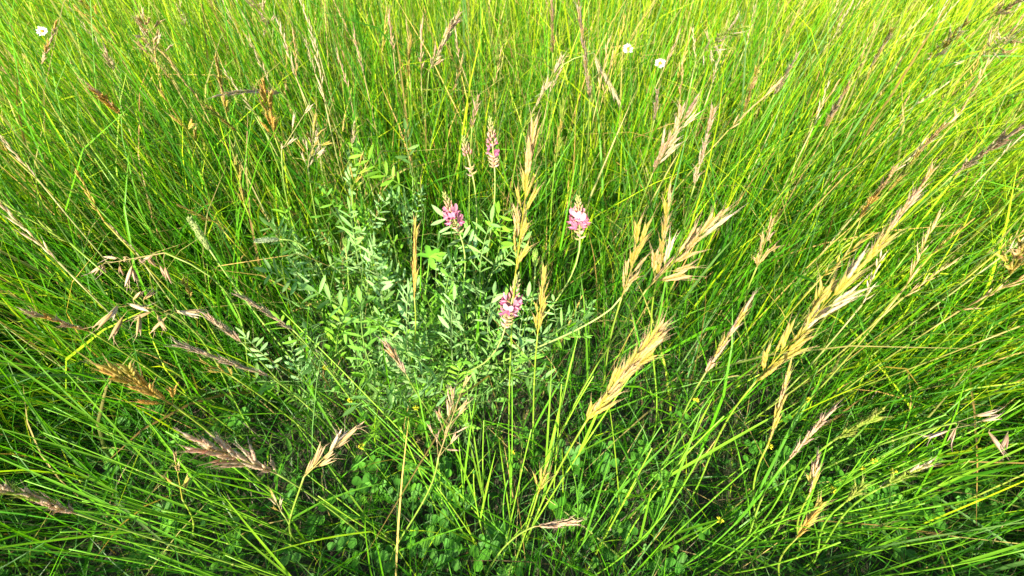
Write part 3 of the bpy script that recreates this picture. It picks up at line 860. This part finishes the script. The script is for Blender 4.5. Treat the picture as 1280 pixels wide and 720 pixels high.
def pink_flower(base, tip, rootpx, label, h=.36, blossoms=10, spread=1.0, budL=.022, green=0., fade=9, L=.05, pale=False):
    B = at(base[0], base[1], h); T = tip_point(B, tip[0], tip[1], L)
    q = at(rootpx[0], rootpx[1], 0); Rt = Vector((q.x, q.y, float(ground_z(q.x, q.y)) - .005))
    o = empty('pink_wildflower', Rt); tag(o, label, 'flower', 'pink sainfoin flowers')
    b = B - Rt; ax = (T - B).normalized()
    pts = bez(Vector((0, 0, 0)), Vector((b.x * .2, b.y * .2, b.z * .5)), b - ax * .09, b, 14)
    link('stem', stem_mesh(pts, .0014, .0010, (.20, .32, .06), (.30, .38, .10), ()), o)
    Lh = (T - B).length
    bl0 = 1 - budL / Lh
    rach = MB(); rach.tube([b, b + ax * Lh * .9], [.001, .0006], [(.35, .34, .12)] * 2, 5)
    spike = link('flower_spike', rach.mesh('flower_spike', M_STEM), o)
    for k in range(blossoms):
        u = .30 + .42 * k / max(blossoms - 1, 1); az = k * 2.4 + random.uniform(-.3, .3)
        s1 = ax.orthogonal().normalized(); s2 = ax.cross(s1); rd = s1 * math.cos(az) + s2 * math.sin(az)
        el = random.uniform(.15, .7)
        d = (rd * math.cos(el) + ax * math.sin(el)).normalized()
        z = d; y = ax - z * ax.dot(z); y.normalize(); x = y.cross(z)
        M = Matrix((x, y, z)).transposed().to_4x4()
        link('blossom', random.choice(BLOS), spike, Matrix.Translation(b + ax * Lh * u * .62 + rd * .0015) @ M @ Matrix.Scale(.0158 * spread * random.uniform(.85, 1.15), 4))
    link('bud_spike', bud_mesh(24, Lh * .44, int(base[0]), green - .25), spike, frame_from(ax, 0, b + ax * Lh * .45, 1))
    if fade: link('faded_calyx', calyx_mesh(fade, int(base[0]) + 1), spike, frame_from(ax, 0, b + ax * Lh * .17, 1))
    return o
F = pink_flower
F((574, 290), (553, 236), (560, 470), 'pink flower with a reddish tilted bud tip near the bright green fan leaf', h=.36, L=.046, blossoms=12)
F((725, 296), (722, 240), (620, 500), 'pink flower standing apart on a long slanting stalk over green grass', h=.38, L=.046, blossoms=13, spread=1.05)
F((632, 408), (650, 335), (560, 500), 'pink flower lowest in the patch, faded brown beneath its two petal tufts', h=.35, L=.052, blossoms=11, fade=16)
F((618, 208), (612, 140), (600, 420), 'fading pale pink flower highest of all, with a brown bud spike', h=.40, L=.056, blossoms=7, spread=.72, fade=20)
F((590, 216), (578, 166), (590, 430), 'reddish brown closed bud spike without petals, next to the fading pale flower', h=.39, L=.045, blossoms=0, green=.15, fade=8)

# long curved pale stalk that runs from the leafy plants to the ragged tan head
def curved_stalk():
    P = [at(700, 425, .30), at(740, 405, .33), at(765, 385, .36), at(776, 372, .40)]
    q = at(600, 500, 0); Rt = Vector((q.x, q.y, float(ground_z(q.x, q.y)) - .005))
    pts = [Vector((0, 0, 0))] + bez(P[0] * .2 + Rt * .8 - Rt + Vector((0, 0, .08)), P[0] - Rt, P[1] - Rt, P[2] - Rt, 12) + [P[3] - Rt]
    o = empty('runner_stalk', Rt); tag(o, 'long curved pale bare stalk with a tiny leaf tuft beside the ragged tan head', 'plant stalk')
    link('stem', stem_mesh(pts, .0014, .0010, (.22, .34, .08), (.32, .40, .14), ()), o)
    link('leaf', PINN[2], o, Matrix.Translation(pts[6]) @ Matrix.Rotation(.9, 4, 'Y') @ Matrix.Scale(.045, 4))
curved_stalk()

# ------------------------------------------------------------------ the soft foxtail, nodding bud, fan leaf and small buds
def foxtail(base, tip, rootpx, label, h, L, rad, col, name, cat):
    B = at(base[0], base[1], h); T = tip_point(B, tip[0], tip[1], L)
    q = at(rootpx[0], rootpx[1], 0); Rt = Vector((q.x, q.y, float(ground_z(q.x, q.y)) - .005))
    o = empty(name, Rt); tag(o, label, cat)
    b = B - Rt; t = T - Rt; ax = (t - b).normalized(); Lh = (t - b).length
    pts = bez(Vector((0, 0, 0)), Vector((b.x * .2, b.y * .2, b.z * .5)), b - ax * .08, b, 14)
    link('stem', stem_mesh(pts, .0013, .001, STEMCOL, (.26, .38, .08), (.6,)), o)
    mb = MB()
    mb.tube([b + ax * Lh * i / 8 for i in range(9)], [rad * r for r in (.4, .75, .9, .95, .95, .9, .8, .6, .2)], [col] * 9, 8)
    for i in range(170):
        u = random.random(); az = random.uniform(0, 6.28)
        s1 = ax.orthogonal().normalized(); s2 = ax.cross(s1); rd = s1 * math.cos(az) + s2 * math.sin(az)
        rr = rad * math.sin(min(max(u, .06), .96) * math.pi) ** .35
        mb.scale_body(b + ax * Lh * u + rd * rr * .8, (rd * .5 + ax), rd.cross(ax), .004, .0012, .001, jit(col, .2), jit([x * 1.25 for x in col], .2), prof=(.5, 1, .6, .05), n=4)
    link('soft_spike', mb.mesh('soft_spike', M_SEED), o)
foxtail((262, 312), (237, 273), (420, 520), 'soft pale green foxtail spike leaning out of the grass', .38, .042, .0036, (.34, .42, .15), 'foxtail_grass', 'grass head')
foxtail((348, 299), (320, 301), (450, 470), 'smooth pale grey green bud nodding level above the feathery leaves', .33, .026, .0026, (.42, .50, .30), 'budding_stalk', 'flower bud')
foxtail((432, 308), (431, 300), (450, 450), 'tiny round green bud on a wiry stalk inside the leafy patch', .29, .010, .0028, (.22, .40, .06), 'budding_stalk', 'flower bud')
foxtail((669, 333), (669, 314), (640, 480), 'small oval green bud on a bare stalk beside the tall golden brome', .36, .016, .0028, (.26, .42, .07), 'budding_stalk', 'flower bud')

def fan_leaf():
    q = at(537, 470, 0); Rt = Vector((q.x, q.y, float(ground_z(q.x, q.y)) - .005)); T = at(537, 322, .35)
    o = empty('fan_leaf_plant', Rt); tag(o, 'bright green divided fan leaf on a straight thin stalk, next to the rusty spike', 'leafy plant')
    v = T - Rt
    link('stem', stem_mesh(bez(Vector((0, 0, 0)), Vector((0, 0, v.z * .4)), v * .7 + Vector((0, 0, .03)), v, 10), .0011, .0009, (.14, .32, .03), (.18, .38, .04), ()), o)
    for a in (-1.3, -.5, .25, 1.0, 1.8, 2.8):
        mb = MB(); c = jit((.15, .40, .03), .12)
        d = Vector((math.cos(a), math.sin(a) * .8 + .1, .15))
        mb.leaf(v, d, (-math.sin(a), math.cos(a), .2), random.uniform(.018, .026), .009, c, c, prof=(.15, .6, 1, .8, .9, .1), curl=.2)
        link('leaflet', mb.mesh('leaflet', M_LEAF), o)
fan_leaf()

# ------------------------------------------------------------------ daisies, yellow flowers, clover
def daisy(px, py, h, label, lie=0.3):
    T = at(px, py, h); Rt = Vector((T.x + random.uniform(-.03, .03), T.y + .02, 0)); Rt.z = float(ground_z(Rt.x, Rt.y)) - .005
    o = empty('daisy', Rt); tag(o, label, 'flower', 'white daisies')
    v = T - Rt
    link('stem', stem_mesh(bez(Vector((0, 0, 0)), Vector((0, 0, v.z * .4)), v - Vector((0, 0, .06)), v, 10), .001, .0008, STEMCOL, STEMCOL, ()), o)
    ax = Vector((random.uniform(-.3, .3), -.55, .8)).normalized(); s1 = ax.orthogonal().normalized(); s2 = ax.cross(s1)
    mb = MB()
    for k in range(16):
        a = k / 16 * 6.283 + random.uniform(-.08, .08); rd = s1 * math.cos(a) + s2 * math.sin(a)
        mb.leaf(v + rd * .003, rd + ax * random.uniform(-.1, .35), ax.cross(rd), random.uniform(.0055, .0085), .0036, (.55, .54, .50), (.62, .60, .57), prof=(.5, .9, 1, .9, .4), fold=.15)
    link('petals', mb.mesh('petals', M_PETAL), o)
    cb = MB()
    cb.tube([v - ax * .002, v + ax * .001, v + ax * .0025, v + ax * .0032], [.002, .003, .0022, .001], [(.62, .42, .03)] * 4, 8)
    link('flower_eye', cb.mesh('flower_eye', M_SEED), o)
daisy(785, 61, .40, 'white daisy with a yellow eye, larger of the two side by side')
daisy(825, 79, .39, 'small white daisy facing away, smaller of the two side by side')
daisy(53, 39, .41, 'whitish ragged daisy near the reddish thin head')

def trefoil(px, py, h, label):
    T = at(px, py, h); Rt = Vector((T.x * .93, T.y - .01, 0)); Rt.z = float(ground_z(Rt.x, Rt.y)) - .005
    o = empty('yellow_trefoil', Rt); tag(o, label, 'flower', 'tiny yellow flowers')
    v = T - Rt
    pts = bez(Vector((0, 0, 0)), Vector((0, 0, v.z * .5)), v - Vector((0, 0, .03)), v, 8)
    link('stem', stem_mesh(pts, .0008, .0006, STEMCOL, STEMCOL, ()), o)
    mb = MB()
    for k in range(22):
        d = Vector((random.gauss(0, 1), random.gauss(0, 1), random.gauss(.3, 1))).normalized()
        mb.scale_body(v + d * .0012, d, d.orthogonal(), .0034, .0018, .0012, (.55, .58, .03), (.72, .68, .04), prof=(.5, 1, .8, .1), n=4)
    link('flower_ball', mb.mesh('flower_ball', M_PETAL), o)
    link('leaf', CLOV[0], o, Matrix.Translation(pts[5]) @ Matrix.Scale(.010, 4) )

def clover_mesh(seed):
    random.seed(seed); mb = MB()
    c = ((.07, .23, .016), (.055, .18, .018), (.10, .28, .02), (.065, .2, .02))[seed % 4]
    for k in range(3):
        a = k * 2.094 + random.uniform(-.15, .15); k2 = jit(c, .12)
        d = Vector((math.cos(a), math.sin(a), random.uniform(.05, .4)))
        mb.leaf((0, 0, 0), d, (-math.sin(a), math.cos(a), random.uniform(-.15, .15)), 1.0, .85, k2, k2, prof=(.08, .5, .85, 1, .95, .55), fold=.22, curl=.12)
    return mb.mesh('leaf', M_LEAF)
CLOV = [clover_mesh(i) for i in range(6)]
random.seed(9)
def clover(px, py, label, group, n=5):
    q = at(px, py, .06); Rt = Vector((q.x, q.y, float(ground_z(q.x, q.y)) - .004))
    o = empty('clover_plant', Rt); tag(o, label, 'clover', group)
    for k in range(n):
        a = random.uniform(0, 6.28); r = random.uniform(.005, .04); h = random.uniform(.04, .11)
        p = Vector((math.cos(a) * r, math.sin(a) * r, h))
        mb = MB(); mb.tube([(0, 0, 0), p * .5 + Vector((0, 0, .012)), p], [.0008, .0006, .0005], [(.08, .2, .03)] * 3, 4)
        st = link('stalk', mb.mesh('stalk', M_STEM), o)
        d = Vector((random.gauss(0, .3), random.gauss(-.15, .3), 1))
        link('leaf', random.choice(CLOV), st, frame_from(d, random.uniform(0, 6.28), p, random.uniform(.008, .016)))
zones = [((330, 590, 560, 715), 16, 'dark three leafed clover in the shade below the silvery brown wild oat', 'clover below the silvery brown wild oat'),
         ((560, 560, 860, 715), 16, 'dark three leafed clover in the shade round the tiny bright yellow head', 'clover round the tiny yellow head'),
         ((880, 560, 1240, 715), 20, 'fresh three leafed clover among the small yellow flowers', 'clover among the small yellow flowers'),
         ((20, 520, 320, 715), 14, 'shaded three leafed clover under the dusky head', 'clover under the dusky head')]
for (x0, y0, x1, y1), n, lab, grp in zones:
    for k in range(n): clover(random.uniform(x0, x1), random.uniform(y0, y1), lab, grp, random.randint(4, 7))
for px, py in ((1080, 587), (1093, 577), (1117, 589), (962, 558), (1041, 612), (900, 650), (1010, 500)):
    trefoil(px, py, .2, 'tiny round yellow flower low in the clover under the thin pinkish head')
for px, py in ((407, 459), (438, 500), (452, 558), (520, 510), (640, 565), (870, 500)):
    trefoil(px, py, .2, 'tiny yellow green flower speck low around the foot of the leafy plants')
print('objects', len(bpy.data.objects))
